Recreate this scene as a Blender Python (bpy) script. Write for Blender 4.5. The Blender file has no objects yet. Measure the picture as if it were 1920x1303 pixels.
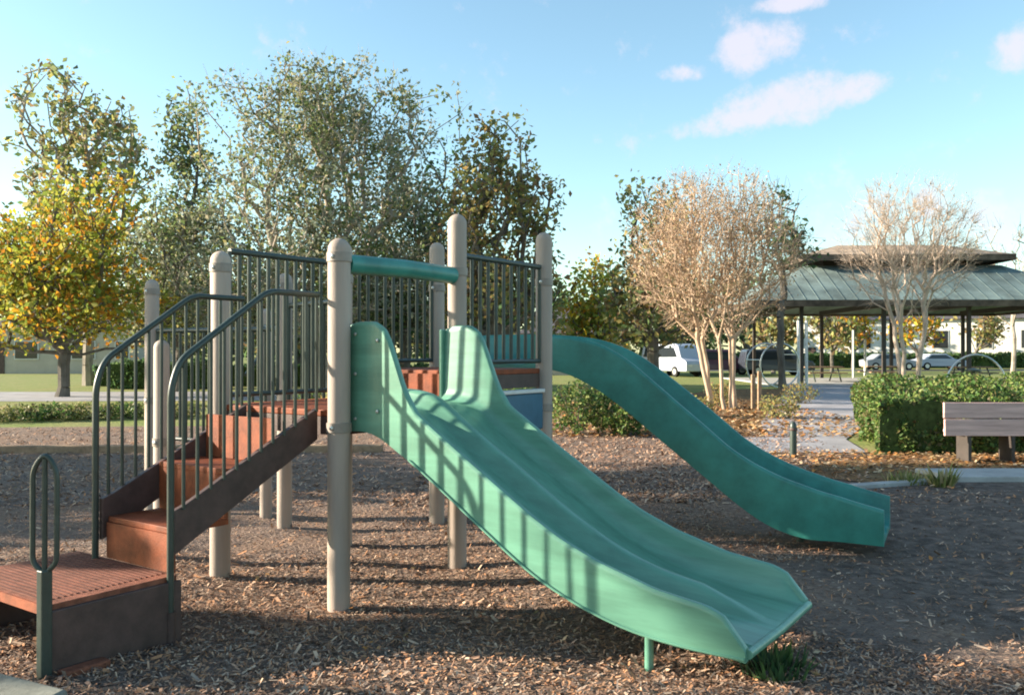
import bpy, math, random
import numpy as np
from mathutils import Vector, Matrix

# ------------------------------------------------------------------ camera, sky, sun
S = bpy.context.scene
COL = S.collection
R = math.radians
F = 1611.57; HZ = 660.5; CH = 1.55          # focal length and horizon in photo pixels, eye height

cam_d = bpy.data.cameras.new('camera'); cam = bpy.data.objects.new('camera', cam_d); COL.objects.link(cam)
cam_d.sensor_width = 36; cam_d.lens = 36*F/1920; cam_d.clip_start = .05; cam_d.clip_end = 3000
cam.location = (0, 0, CH); cam.rotation_euler = (R(90+.32), 0, 0)
S.camera = cam
S.render.resolution_x = 1024; S.render.resolution_y = 694

SUN_PLAN = Vector((-.9975, .07, 0)).normalized(); SUN_EL = R(18)
SUN_DIR = Vector((SUN_PLAN.x*math.cos(SUN_EL), SUN_PLAN.y*math.cos(SUN_EL), math.sin(SUN_EL)))
w = bpy.data.worlds.new('World'); S.world = w; w.use_nodes = True
nt = w.node_tree; nt.nodes.clear()
def wn(t, **k):
    n = nt.nodes.new(t)
    for a, b in k.items(): setattr(n, a, b)
    return n
out = wn('ShaderNodeOutputWorld'); bg = wn('ShaderNodeBackground')
sky = wn('ShaderNodeTexSky', sky_type='NISHITA', sun_disc=False, sun_elevation=SUN_EL,
         sun_rotation=math.atan2(SUN_PLAN.x, SUN_PLAN.y), altitude=10, air_density=1.0, dust_density=.6, ozone_density=1.6)
bg.inputs['Strength'].default_value = .09
# thin broken clouds by direction of view from anywhere in the place
tc = wn('ShaderNodeTexCoord'); nrm = wn('ShaderNodeVectorMath', operation='NORMALIZE')
nt.links.new(tc.outputs['Generated'], nrm.inputs[0])
nz = wn('ShaderNodeTexNoise'); nz.inputs['Scale'].default_value = 16; nz.inputs['Detail'].default_value = 9; nz.inputs['Roughness'].default_value = .66
nt.links.new(nrm.outputs[0], nz.inputs['Vector'])
def cloud(px, y, rx, ry, tilt=0.):
    """soft ellipse on the sky round the direction of photo pixel px, y; radii in pixels"""
    d = Vector(((px-960)/F, 1, -(y-HZ)/F)).normalized()
    right = Vector((d.y, -d.x, 0)).normalized(); up = right.cross(d)
    r2 = right*math.cos(tilt)+up*math.sin(tilt); u2 = -right*math.sin(tilt)+up*math.cos(tilt)
    a = wn('ShaderNodeVectorMath', operation='DOT_PRODUCT'); a.inputs[1].default_value = r2*(F/rx)
    b = wn('ShaderNodeVectorMath', operation='DOT_PRODUCT'); b.inputs[1].default_value = u2*(F/ry)
    c = wn('ShaderNodeVectorMath', operation='DOT_PRODUCT'); c.inputs[1].default_value = d
    for q in (a, b, c): nt.links.new(nrm.outputs[0], q.inputs[0])
    aa = wn('ShaderNodeMath', operation='MULTIPLY'); bb = wn('ShaderNodeMath', operation='MULTIPLY'); s = wn('ShaderNodeMath', operation='ADD')
    nt.links.new(a.outputs['Value'], aa.inputs[0]); nt.links.new(a.outputs['Value'], aa.inputs[1])
    nt.links.new(b.outputs['Value'], bb.inputs[0]); nt.links.new(b.outputs['Value'], bb.inputs[1])
    nt.links.new(aa.outputs[0], s.inputs[0]); nt.links.new(bb.outputs[0], s.inputs[1])
    m = wn('ShaderNodeMapRange'); m.inputs[1].default_value = 1.0; m.inputs[2].default_value = 0.0
    m.inputs[3].default_value = 0; m.inputs[4].default_value = 1
    nt.links.new(s.outputs[0], m.inputs[0])
    g = wn('ShaderNodeMath', operation='GREATER_THAN'); g.inputs[1].default_value = 0
    nt.links.new(c.outputs['Value'], g.inputs[0])
    o = wn('ShaderNodeMath', operation='MULTIPLY'); nt.links.new(m.outputs[0], o.inputs[0]); nt.links.new(g.outputs[0], o.inputs[1])
    return o
acc = None
for c in [(1420, 88, 92, 50, .25), (1460, 196, 160, 52, .12), (1600, 170, 110, 32, .2), (1283, 138, 52, 22, 0),
          (1380, 225, 170, 30, .1), (1925, 90, 60, 50, 0), (1490, 4, 80, 20, 0), (1850, 260, 140, 40, .1),
          (40, 300, 220, 120, .2), (1750, 420, 260, 90, 0)]:
    o = cloud(*c[:4], tilt=c[4])
    if c[0] in (40, 1750, 1850):
        k = wn('ShaderNodeMath', operation='MULTIPLY'); k.inputs[1].default_value = .5; nt.links.new(o.outputs[0], k.inputs[0]); o = k
    if acc is None: acc = o
    else:
        m = wn('ShaderNodeMath', operation='MAXIMUM'); nt.links.new(acc.outputs[0], m.inputs[0]); nt.links.new(o.outputs[0], m.inputs[1]); acc = m
ml = wn('ShaderNodeMath', operation='MULTIPLY_ADD'); nt.links.new(nz.outputs['Fac'], ml.inputs[0]); ml.inputs[1].default_value = 3.4; ml.inputs[2].default_value = -1.85
ad = wn('ShaderNodeMath', operation='ADD'); nt.links.new(ml.outputs[0], ad.inputs[0]); nt.links.new(acc.outputs[0], ad.inputs[1])
mr = wn('ShaderNodeMapRange'); mr.interpolation_type = 'SMOOTHSTEP'
mr.inputs[1].default_value = .05; mr.inputs[2].default_value = 1.0; mr.inputs[4].default_value = .8
nt.links.new(ad.outputs[0], mr.inputs[0])
mx = wn('ShaderNodeMix', data_type='RGBA'); mx.inputs['B'].default_value = (3.3, 3.12, 3.5, 1)
# the sky seen through thin humid air is a little greener than the clean model: tint it
tint = wn('ShaderNodeMix', data_type='RGBA', blend_type='MULTIPLY'); tint.inputs['Factor'].default_value = 1
tint.inputs['B'].default_value = (1.03, 1.13, 1.02, 1)
nt.links.new(sky.outputs[0], tint.inputs['A']); nt.links.new(tint.outputs['Result'], mx.inputs['A'])
nt.links.new(mr.outputs[0], mx.inputs['Factor'])
nt.links.new(mx.outputs['Result'], bg.inputs['Color']); nt.links.new(bg.outputs[0], out.inputs['Surface'])

sun_d = bpy.data.lights.new('sun', 'SUN'); sun_d.energy = 5.0; sun_d.angle = R(.55); sun_d.color = (1, .88, .7)
sun = bpy.data.objects.new('sun', sun_d); COL.objects.link(sun)
sun.rotation_euler = SUN_DIR.to_track_quat('Z', 'Y').to_euler(); sun.location = (-20, 5, 20)

S.view_settings.view_transform = 'Standard'; S.view_settings.look = 'None'; S.view_settings.gamma = 1
S.view_settings.exposure = 1.7
try:
    S.cycles.max_bounces = 6; S.cycles.transparent_max_bounces = 8; S.cycles.filter_width = 1.9
except Exception: pass

rnd = random.Random(7); rng = np.random.default_rng(7)

# ------------------------------------------------------------------ helpers
def at(px, Z, y=None):
    X = (px-960)/F*Z
    return (X, Z) if y is None else (X, Z, CH-(y-HZ)*Z/F)
def gz(y): return CH*F/(y-HZ)                      # depth of a ground point at photo row y

def mat(name, col, rough=.8, spec=.3, var=0., vscale=6, bump=0., bscale=30, metal=0., col2=None, stretch=None, bdist=.01):
    m = bpy.data.materials.new(name); m.use_nodes = True
    t = m.node_tree; b = t.nodes['Principled BSDF']
    b.inputs['Roughness'].default_value = rough; b.inputs['Specular IOR Level'].default_value = spec; b.inputs['Metallic'].default_value = metal
    b.inputs['Base Color'].default_value = (*col, 1)
    tcn = t.nodes.new('ShaderNodeTexCoord'); mp = t.nodes.new('ShaderNodeMapping')
    t.links.new(tcn.outputs['Object'], mp.inputs['Vector'])
    if stretch: mp.inputs['Scale'].default_value = stretch
    if var or col2:
        n = t.nodes.new('ShaderNodeTexNoise'); n.inputs['Scale'].default_value = vscale; n.inputs['Detail'].default_value = 6; n.inputs['Roughness'].default_value = .65
        t.links.new(mp.outputs[0], n.inputs['Vector'])
        r = t.nodes.new('ShaderNodeValToRGB'); c2 = col2 or tuple(min(1, c*(1+var)) for c in col); c1 = col if col2 else tuple(c*(1-var) for c in col)
        r.color_ramp.elements[0].color = (*c1, 1); r.color_ramp.elements[1].color = (*c2, 1)
        r.color_ramp.elements[0].position = .35; r.color_ramp.elements[1].position = .65
        t.links.new(n.outputs['Fac'], r.inputs[0]); t.links.new(r.outputs[0], b.inputs['Base Color'])
    if bump:
        n = t.nodes.new('ShaderNodeTexNoise'); n.inputs['Scale'].default_value = bscale; n.inputs['Detail'].default_value = 8; n.inputs['Roughness'].default_value = .7
        t.links.new(mp.outputs[0], n.inputs['Vector'])
        bp = t.nodes.new('ShaderNodeBump'); bp.inputs['Strength'].default_value = bump; bp.inputs['Distance'].default_value = bdist
        t.links.new(n.outputs['Fac'], bp.inputs['Height']); t.links.new(bp.outputs[0], b.inputs['Normal'])
    return m

def island_mat(name, cols, rough=.7, trans=0., spec=.2):
    """every leaf or chip takes its own colour from the list"""
    m = bpy.data.materials.new(name); m.use_nodes = True
    t = m.node_tree; b = t.nodes['Principled BSDF']; b.inputs['Roughness'].default_value = rough; b.inputs['Specular IOR Level'].default_value = spec
    g = t.nodes.new('ShaderNodeNewGeometry'); r = t.nodes.new('ShaderNodeValToRGB'); cr = r.color_ramp
    cr.interpolation = 'CONSTANT'
    while len(cr.elements) < len(cols): cr.elements.new(.5)
    for i, c in enumerate(cols): cr.elements[i].position = i/len(cols); cr.elements[i].color = (*c, 1)
    t.links.new(g.outputs['Random Per Island'], r.inputs[0]); t.links.new(r.outputs[0], b.inputs['Base Color'])
    if trans:
        tr = t.nodes.new('ShaderNodeBsdfTranslucent'); t.links.new(r.outputs[0], tr.inputs['Color'])
        ms = t.nodes.new('ShaderNodeMixShader'); ms.inputs[0].default_value = trans
        o = t.nodes['Material Output']
        t.links.new(b.outputs[0], ms.inputs[1]); t.links.new(tr.outputs[0], ms.inputs[2]); t.links.new(ms.outputs[0], o.inputs['Surface'])
    return m

def tag(o, label=None, cat=None, group=None, kind=None):
    if label: o['label'] = label
    if cat: o['category'] = cat
    if group: o['group'] = group
    if kind: o['kind'] = kind
    return o
def empty(name, loc=(0, 0, 0), rz=0., **k):
    o = bpy.data.objects.new(name, None); COL.objects.link(o); o.location = loc; o.rotation_euler = (0, 0, rz); o.empty_display_size = .2
    return tag(o, **k)

class MB:
    def __init__(s): s.v = []; s.f = []; s.sm = []
    def add(s, vs, fs, smooth=False):
        b = len(s.v); s.v += [tuple(v) for v in vs]; s.f += [tuple(b+i for i in f) for f in fs]; s.sm += [smooth]*len(fs); return s
    def box(s, c, d, rz=0., M=None):
        hx, hy, hz = d[0]/2, d[1]/2, d[2]/2; vs = []
        for x, y, z in ((-1,-1,-1),(1,-1,-1),(1,1,-1),(-1,1,-1),(-1,-1,1),(1,-1,1),(1,1,1),(-1,1,1)):
            p = Vector((x*hx, y*hy, z*hz))
            p = M @ p if M else Matrix.Rotation(rz, 3, 'Z') @ p
            vs.append(p+Vector(c))
        return s.add(vs, [(0,3,2,1),(4,5,6,7),(0,1,5,4),(1,2,6,5),(2,3,7,6),(3,0,4,7)])
    def prism(s, poly, z0, z1):
        n = len(poly); vs = [(x, y, z0) for x, y in poly]+[(x, y, z1) for x, y in poly]
        return s.add(vs, [tuple(reversed(range(n))), tuple(range(n, 2*n))]+[(i, (i+1) % n, n+(i+1) % n, n+i) for i in range(n)])
    def tube(s, pts, r, n=10, closed=False, cap=True):
        pts = [Vector(p) for p in pts]; N = len(pts); rs = r if isinstance(r, (list, tuple)) else [r]*N
        vs = []; ref = None
        for i, p in enumerate(pts):
            a = pts[(i-1) % N] if (i > 0 or closed) else p; b = pts[(i+1) % N] if (i < N-1 or closed) else p
            d = (b-a).normalized()
            if ref is None:
                ref = Vector((0, 0, 1)) if abs(d.z) < .9 else Vector((1, 0, 0))
            ref = (ref-d*ref.dot(d)).normalized(); q = d.cross(ref)
            for k in range(n):
                t = 2*math.pi*k/n; vs.append(p+(ref*math.cos(t)+q*math.sin(t))*rs[i])
        fs = []
        for i in range(N if closed else N-1):
            j = (i+1) % N
            for k in range(n): fs.append((i*n+k, i*n+(k+1) % n, j*n+(k+1) % n, j*n+k))
        s.add(vs, fs, True)
        if cap and not closed:
            b = len(s.v)-N*n; s.f.append(tuple(b+k for k in reversed(range(n)))); s.f.append(tuple(b+(N-1)*n+k for k in range(n))); s.sm += [False, False]
        return s
    def lathe(s, prof, c=(0, 0, 0), n=20):
        vs = []
        for r, z in prof:
            for k in range(n):
                t = 2*math.pi*k/n; vs.append((c[0]+r*math.cos(t), c[1]+r*math.sin(t), c[2]+z))
        fs = [(i*n+k, i*n+(k+1) % n, (i+1)*n+(k+1) % n, (i+1)*n+k) for i in range(len(prof)-1) for k in range(n)]
        return s.add(vs, fs, True)
    def build(s, name, m, parent=None, bevel=0., loc=None, **k):
        me = bpy.data.meshes.new(name); me.from_pydata(s.v, [], s.f)
        me.polygons.foreach_set('use_smooth', s.sm)
        me.materials.append(m); me.update()
        if any(s.sm) and len(s.v) < 20000: me.set_sharp_from_angle(angle=R(38))
        o = bpy.data.objects.new(name, me); COL.objects.link(o)
        if parent: o.parent = parent
        if loc: o.location = loc
        if bevel:
            b = o.modifiers.new('bevel', 'BEVEL'); b.width = bevel; b.segments = 2; b.limit_method = 'ANGLE'; b.angle_limit = R(40)
        return tag(o, **k)

def rounded(pts, r=.06, n=5):
    """polyline with its corners rounded"""
    P = [Vector(p) for p in pts]; o = [P[0]]
    for a, b, c in zip(P, P[1:], P[2:]):
        d1 = (a-b); d2 = (c-b); rr = min(r, d1.length*.45, d2.length*.45); p1 = b+d1.normalized()*rr; p2 = b+d2.normalized()*rr
        for i in range(n+1):
            t = i/n; o.append(p1*(1-t)**2+b*2*t*(1-t)+p2*t*t)
    o.append(P[-1]); return o

def leaf_arrays(C, size, rng, aspect=.6, up=.0):
    """a small folded diamond leaf at every point of C"""
    n = len(C); d = rng.normal(size=(n, 3)); d /= np.linalg.norm(d, axis=1)[:, None]
    e = rng.normal(size=(n, 3)); e[:, 2] += up; e -= d*(e*d).sum(1)[:, None]; e /= np.linalg.norm(e, axis=1)[:, None]
    nn = np.cross(d, e); sz = size*rng.uniform(.5, 1.5, size=(n, 1))
    a = C-d*sz*.5; b = C+d*sz*.5; l = C+e*sz*aspect*.5+nn*sz*.12; r_ = C-e*sz*aspect*.5+nn*sz*.12
    V = np.stack([a, l, b, r_], 1).reshape(-1, 3)
    return V
def mesh_quads(name, V, m, parent=None, tris=False, **k):
    me = bpy.data.meshes.new(name); n = len(V); q = n//4
    me.vertices.add(n); me.vertices.foreach_set('co', V.astype(np.float32).ravel())
    base = (np.arange(q)*4)[:, None]; idx = (base+np.array([0, 1, 2, 0, 2, 3])).ravel()
    me.loops.add(q*6); me.loops.foreach_set('vertex_index', idx.astype(np.int32))
    me.polygons.add(q*2); me.polygons.foreach_set('loop_start', (np.arange(q*2)*3).astype(np.int32)); me.polygons.foreach_set('loop_total', np.full(q*2, 3, np.int32))
    me.update(calc_edges=True); me.validate(); me.materials.append(m)
    o = bpy.data.objects.new(name, me); COL.objects.link(o)
    if parent: o.parent = parent
    return tag(o, **k)

# ------------------------------------------------------------------ trees
def grow(starts, tips, bf=.45, seg=.5, jit=.12, rng=rng):
    """join every tip to the growing tree by the cheapest mix of wire and path; returns nodes, parents"""
    P = []; par = []; L = []
    for poly in starts:
        prev = -1
        for i, p in enumerate(poly):
            p = np.array(p, float); P.append(p); par.append(prev if i else -1)
            L.append(0 if i == 0 else L[prev]+np.linalg.norm(p-P[prev])); prev = len(P)-1
    nfree = len(P)
    arr = np.zeros((len(tips)*14+nfree, 3)); arr[:nfree] = P; LL = np.zeros(len(arr)); LL[:nfree] = L; n = nfree
    ok = np.ones(len(arr), bool)
    zmin = {0: 0}
    k = 0
    for poly in starts:                                # nothing branches from the lowest part of a stem
        for i in range(len(poly)):
            if i < len(poly)-2: ok[k] = False
            k += 1
    base = np.array([p[-1] for p in starts]).mean(0)
    order = np.argsort(np.linalg.norm(tips-base, axis=1)); tipid = []
    for t in tips[order]:
        d = np.linalg.norm(arr[:n]-t, axis=1); c = d+bf*LL[:n]; c[~ok[:n]] = 1e9
        c += (arr[:n, 2] > t[2]+.3)*1.5
        j = int(np.argmin(c)); m = max(1, int(d[j]/seg)); a = arr[j].copy(); prev = j; dl = d[j]
        if len(arr)-n < m+2: break
        for q in range(1, m+1):
            f = q/m; p = a*(1-f)+t*f; p[2] += math.sin(f*math.pi)*-.05*dl
            if q < m: p = p+rng.normal(size=3)*jit*seg
            arr[n] = p; par.append(prev); LL[n] = LL[prev]+dl/m; prev = n; n += 1
        tipid.append(n-1)
    return arr[:n], np.array(par), tipid
def tree(name, x, y, h, crown, tips, leafmat, barkmat, leaf=.2, per=8, spread=.35, r0=.18, stems=1, stem_h=None, lean=0., seed=1,
         rt=.012, bf=.45, label='', cat='tree', group=None, zc=None, seg=.5, lumps=9, leafmat2=None, fill=.55, twigs=0, z_lo=None, splay=.12):
    """crown = (rx, ry, rz) half sizes, its centre at zc; lumps break its outline"""
    g = np.random.default_rng(seed)
    root = empty(name, (x, y, 0), label=label, cat=cat, group=group)
    rx, ry, rz_ = crown; zc = zc if zc is not None else h-rz_
    c0 = np.array([lean, 0, zc]); sh = stem_h or zc-rz_*.7
    # lumpy crown: tips are thrown into balls spread over the crown
    B = []
    for i in range(lumps):
        d = g.normal(size=3); d /= np.linalg.norm(d); rr = g.uniform(.45, .78)
        B.append((c0+d*np.array([rx, ry, rz_])*rr, g.uniform(.28, .48)))
    for i in range(max(2, lumps//3)):                    # low limbs round the foot of the crown
        a = 2*math.pi*(i+g.random()*.5)/max(2, lumps//3); B.append((c0+np.array([math.cos(a)*rx*.55, math.sin(a)*ry*.55, -rz_*.62]), .36))
    B.append((c0, .62 if lumps else .97))
    if not lumps: B = B[-1:]
    T = []
    sc = np.array([rx, ry, rz_])
    while len(T) < tips:
        b, r = B[g.integers(len(B))]; d = g.normal(size=3); d /= np.linalg.norm(d)
        p = b+d*sc*r*g.uniform(fill, 1)**.8
        if p[2] > (z_lo if z_lo is not None else max(.9, zc-rz_)): T.append(p)
    T = np.array(T)
    starts = []
    for s_ in range(stems):
        a = 2*math.pi*s_/max(1, stems)+g.uniform(0, 1); off = .16*stems**.5 if stems > 1 else 0
        sp = (rx*splay if stems > 1 else 0)
        pts = []
        for i in range(6):
            f = i/5; pts.append((off*math.cos(a)+math.cos(a)*sp*f**1.6+g.normal()*.03*h*.1+lean*f*.6, off*math.sin(a)+math.sin(a)*sp*f**1.6+g.normal()*.03*h*.1, -.05+f*(sh+.05)))
        starts.append(pts)
    P, par, tid = grow(starts, T, bf=bf, seg=seg, rng=g)
    cnt = np.zeros(len(P))
    for t in tid: cnt[t] = 1
    for i in range(len(P)-1, -1, -1):
        if par[i] >= 0: cnt[par[i]] += cnt[i]
    tot = max(cnt.max(), 2); e = math.log(max(1.5, r0/rt))/math.log(tot)
    rad = rt*np.maximum(cnt, 1)**e
    mb = MB()
    V = []; Fc = []
    def frusta(A_, B_, ra, rb, n):
        d = B_-A_; L_ = np.linalg.norm(d)
        if L_ < 1e-5: return
        d = d/L_; ref = np.array([0, 0, 1.]) if abs(d[2]) < .9 else np.array([1., 0, 0]); u = np.cross(d, ref); u /= np.linalg.norm(u); v = np.cross(d, u)
        b = len(V)
        for k in range(n):
            t = 2*math.pi*k/n; q = u*math.cos(t)+v*math.sin(t); V.append(A_+q*ra); 
        for k in range(n):
            t = 2*math.pi*k/n; q = u*math.cos(t)+v*math.sin(t); V.append(B_+q*rb)
        for k in range(n): Fc.append((b+k, b+(k+1) % n, b+n+(k+1) % n, b+n+k))
    for i in range(len(P)):
        j = par[i]
        if j < 0: continue
        ra = min(rad[j], rad[i]*1.35); 
        flare = 1.35 if P[j][2] < .02 else 1
        frusta(P[j], P[i], ra*flare, rad[i], 8 if rad[i] > .05 else (5 if rad[i] > .02 else 3))
    for _ in range(twigs):                              # fine bare twigs fanning off the tips
        t = P[tid[g.integers(len(tid))]]; d = t-c0+np.array([0, 0, rz_*.8]); d = d/np.linalg.norm(d)+g.normal(size=3)*.45; d /= np.linalg.norm(d)
        l = g.uniform(.3, .8)*seg*1.6; m_ = t+d*l*.5+g.normal(size=3)*.04
        frusta(t, m_, rt*.8, rt*.6, 3); frusta(m_, t+d*l, rt*.6, rt*.3, 3)
    mb.add(V, Fc, True); mb.build('trunk', barkmat, root)
    if per:
        tp = P[tid]; C = np.repeat(tp, per, 0)+np.clip(g.normal(size=(len(tp)*per, 3)), -1.5, 1.5)*spread*np.repeat(g.uniform(.55, 1.2, (len(tp), 1)), per, 0)
        if leafmat2:
            sel = g.random(len(tp)) < .5; sel = np.repeat(sel, per)
            mesh_quads('crown', leaf_arrays(C[sel], leaf, g), leafmat, root)
            mesh_quads('crown', leaf_arrays(C[~sel], leaf, g), leafmat2, root)
        else: mesh_quads('crown', leaf_arrays(C, leaf, g), leafmat, root)
    return root

# ------------------------------------------------------------------ materials
M = {}
def ground_mat(name, cols, scale=60, rough=.95, bump=.6, big=None, bdist=.02, shade_col=None):
    m = bpy.data.materials.new(name); m.use_nodes = True; t = m.node_tree; b = t.nodes['Principled BSDF']
    b.inputs['Roughness'].default_value = rough; b.inputs['Specular IOR Level'].default_value = .15
    g = t.nodes.new('ShaderNodeNewGeometry'); 
    vo = t.nodes.new('ShaderNodeTexVoronoi'); vo.inputs['Scale'].default_value = scale; vo.inputs['Randomness'].default_value = 1
    mp = t.nodes.new('ShaderNodeMapping'); mp.inputs['Scale'].default_value = (1, 1.6, 1)
    nw = t.nodes.new('ShaderNodeTexNoise'); nw.inputs['Scale'].default_value = scale*.5; nw.inputs['Detail'].default_value = 3
    mixv = t.nodes.new('ShaderNodeVectorMath'); mixv.operation = 'MULTIPLY_ADD'; mixv.inputs[1].default_value = (.05,)*3
    t.links.new(g.outputs['Position'], nw.inputs['Vector'])
    t.links.new(nw.outputs['Color'], mixv.inputs[0]); t.links.new(g.outputs['Position'], mixv.inputs[2])
    t.links.new(mixv.outputs[0], mp.inputs['Vector']); t.links.new(mp.outputs[0], vo.inputs['Vector'])
    sep = t.nodes.new('ShaderNodeSeparateColor'); t.links.new(vo.outputs['Color'], sep.inputs[0])
    r = t.nodes.new('ShaderNodeValToRGB'); cr = r.color_ramp
    while len(cr.elements) < len(cols): cr.elements.new(.5)
    for i, c in enumerate(cols): cr.elements[i].position = i/(len(cols)-1); cr.elements[i].color = (*c, 1)
    t.links.new(sep.outputs[0], r.inputs[0])
    n2 = t.nodes.new('ShaderNodeTexNoise'); n2.inputs['Scale'].default_value = .9; n2.inputs['Detail'].default_value = 6
    t.links.new(g.outputs['Position'], n2.inputs['Vector'])
    r2 = t.nodes.new('ShaderNodeValToRGB'); r2.color_ramp.elements[0].position = .38; r2.color_ramp.elements[1].position = .62
    mx_ = t.nodes.new('ShaderNodeMix'); mx_.data_type = 'RGBA'
    bc = big or cols[0]; mx_.inputs['B'].default_value = (*bc, 1)
    ms = t.nodes.new('ShaderNodeMath'); ms.operation = 'MULTIPLY'; ms.inputs[1].default_value = .6
    t.links.new(n2.outputs['Fac'], r2.inputs[0]); t.links.new(r2.outputs[0], ms.inputs[0]); t.links.new(ms.outputs[0], mx_.inputs['Factor']); t.links.new(r.outputs[0], mx_.inputs['A'])
    res = mx_.outputs['Result']
    if shade_col:                                            # shade painted into the mulch colour to the right, with a ragged edge
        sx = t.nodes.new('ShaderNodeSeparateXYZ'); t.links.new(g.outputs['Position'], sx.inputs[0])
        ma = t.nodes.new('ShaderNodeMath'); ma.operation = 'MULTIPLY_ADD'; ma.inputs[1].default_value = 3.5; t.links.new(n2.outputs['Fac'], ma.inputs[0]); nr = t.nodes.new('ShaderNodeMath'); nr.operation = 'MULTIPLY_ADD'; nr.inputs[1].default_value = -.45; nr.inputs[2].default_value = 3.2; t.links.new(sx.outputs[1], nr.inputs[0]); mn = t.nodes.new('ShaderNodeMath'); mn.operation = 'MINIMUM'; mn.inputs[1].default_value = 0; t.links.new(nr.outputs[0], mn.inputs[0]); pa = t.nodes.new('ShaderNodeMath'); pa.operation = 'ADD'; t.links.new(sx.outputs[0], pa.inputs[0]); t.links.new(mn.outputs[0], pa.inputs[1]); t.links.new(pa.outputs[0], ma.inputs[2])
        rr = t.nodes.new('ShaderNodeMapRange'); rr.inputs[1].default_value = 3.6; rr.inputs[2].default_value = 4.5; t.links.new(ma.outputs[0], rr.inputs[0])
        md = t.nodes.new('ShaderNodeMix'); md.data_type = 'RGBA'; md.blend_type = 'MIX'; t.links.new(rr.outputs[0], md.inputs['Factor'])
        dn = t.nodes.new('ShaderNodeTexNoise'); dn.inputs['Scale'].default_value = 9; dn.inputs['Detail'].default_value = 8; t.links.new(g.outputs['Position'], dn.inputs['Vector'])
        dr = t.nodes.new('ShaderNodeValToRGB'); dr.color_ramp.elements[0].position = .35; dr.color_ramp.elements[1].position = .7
        dr.color_ramp.elements[0].color = (*[c*.6 for c in shade_col], 1); dr.color_ramp.elements[1].color = (*[c*1.4 for c in shade_col], 1)
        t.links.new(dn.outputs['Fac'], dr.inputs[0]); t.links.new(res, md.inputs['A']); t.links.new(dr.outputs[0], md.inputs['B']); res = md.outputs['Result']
    t.links.new(res, b.inputs['Base Color'])
    n3 = t.nodes.new('ShaderNodeTexNoise'); n3.inputs['Scale'].default_value = scale*.7; n3.inputs['Detail'].default_value = 8; n3.inputs['Roughness'].default_value = .75
    t.links.new(g.outputs['Position'], n3.inputs['Vector'])
    a = t.nodes.new('ShaderNodeMath'); a.operation = 'ADD'; t.links.new(n3.outputs['Fac'], a.inputs[0]); t.links.new(vo.outputs['Distance'], a.inputs[1])
    bp = t.nodes.new('ShaderNodeBump'); bp.inputs['Strength'].default_value = bump; bp.inputs['Distance'].default_value = bdist
    t.links.new(a.outputs[0], bp.inputs['Height']); t.links.new(bp.outputs[0], b.inputs['Normal'])
    return m
M['lawn'] = ground_mat('lawn_grass', [(.11, .15, .035), (.16, .2, .05), (.25, .27, .09), (.13, .17, .045)], 14, bump=.3, big=(.25, .22, .1), bdist=.05)
M['mulch'] = ground_mat('mulch', [(.14, .088, .066), (.28, .18, .13), (.19, .125, .092), (.35, .24, .17), (.16, .11, .088)], 30, bump=.8, big=(.19, .152, .135), bdist=.03, shade_col=(.16, .12, .1))
M['leafbed'] = ground_mat('leaf_bed', [(.12, .06, .035), (.34, .16, .06), (.2, .11, .06), (.4, .24, .12)], 12, bump=1, big=(.16, .13, .07), bdist=.05)
M['concrete'] = mat('concrete', (.36, .35, .34), .9, .2, var=.18, vscale=2.5, bump=.3, bscale=60)
M['kerb'] = mat('stained_concrete', (.2, .2, .17), .9, .2, var=.3, vscale=6, bump=.4, bscale=50)
M['walk'] = mat('walk_concrete', (.3, .29, .31), .9, .2, var=.2, vscale=1.2, bump=.3, bscale=40)
M['asphalt'] = mat('asphalt', (.06, .06, .065), .9, .2, var=.2, vscale=3, bump=.4, bscale=80)
M['post'] = mat('post_recycled_plastic', (.36, .29, .245), .65, .35, var=.16, vscale=5, bump=.25, bscale=40, stretch=(1, 1, .12))
M['clamp'] = mat('clamp_coating', (.26, .22, .19), .5, .4, var=.15, vscale=10)
M['teal'] = mat('teal_plastic', (.115, .275, .195), .34, .55, var=.15, vscale=5, bump=.08, bscale=14, stretch=(.35, 4, 2.5))
M['teal_old'] = mat('weathered_teal_plastic', (.035, .2, .17), .42, .5, var=.22, vscale=4, bump=.1, bscale=18)
M['bar'] = mat('dark_green_coating', (.03, .045, .038), .4, .5, var=.2, vscale=14)
M['step'] = mat('rust_brown_coating', (.22, .055, .02), .65, .3, var=.32, vscale=9, bump=.3, bscale=90)
M['gripdark'] = mat('dark_rust_grip', (.13, .05, .035), .8, .25, var=.3, vscale=10)
M['worn'] = mat('worn_rust_grip', (.22, .08, .048), .8, .25, var=.35, vscale=12, bump=.5, bscale=120)
M['stringer'] = mat('dark_brown_coating', (.075, .044, .038), .55, .4, var=.25, vscale=9, bump=.2, bscale=50)
M['blue'] = mat('blue_plastic', (.05, .13, .2), .5, .4, var=.12, vscale=6)
M['white_edge'] = mat('pale_trim', (.6, .6, .58), .6, .3, var=.08)
M['zinc'] = mat('galvanised_steel', (.55, .55, .53), .35, .5, metal=.7)
M['wood'] = mat('bench_timber', (.58, .38, .34), .8, .25, var=.22, vscale=4, bump=.35, bscale=22, stretch=(.3, 4, 4))
M['stake'] = mat('weathered_timber', (.3, .2, .13), .85, .2, var=.25, vscale=9)
M['bark'] = mat('grey_bark', (.13, .115, .1), .9, .2, var=.35, vscale=4, bump=.6, bscale=12, stretch=(1, 1, .3))
M['bark_pale'] = mat('pale_bark', (.34, .29, .24), .9, .2, var=.4, vscale=3, bump=.4, bscale=12, stretch=(1, 1, .4))
M['bark_tan'] = mat('tan_smooth_bark', (.44, .32, .23), .75, .25, var=.22, vscale=3, bump=.2, bscale=8, stretch=(1, 1, .4))
M['bark_pink'] = mat('pale_pink_bark', (.5, .39, .31), .75, .25, var=.15, vscale=3)
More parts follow.
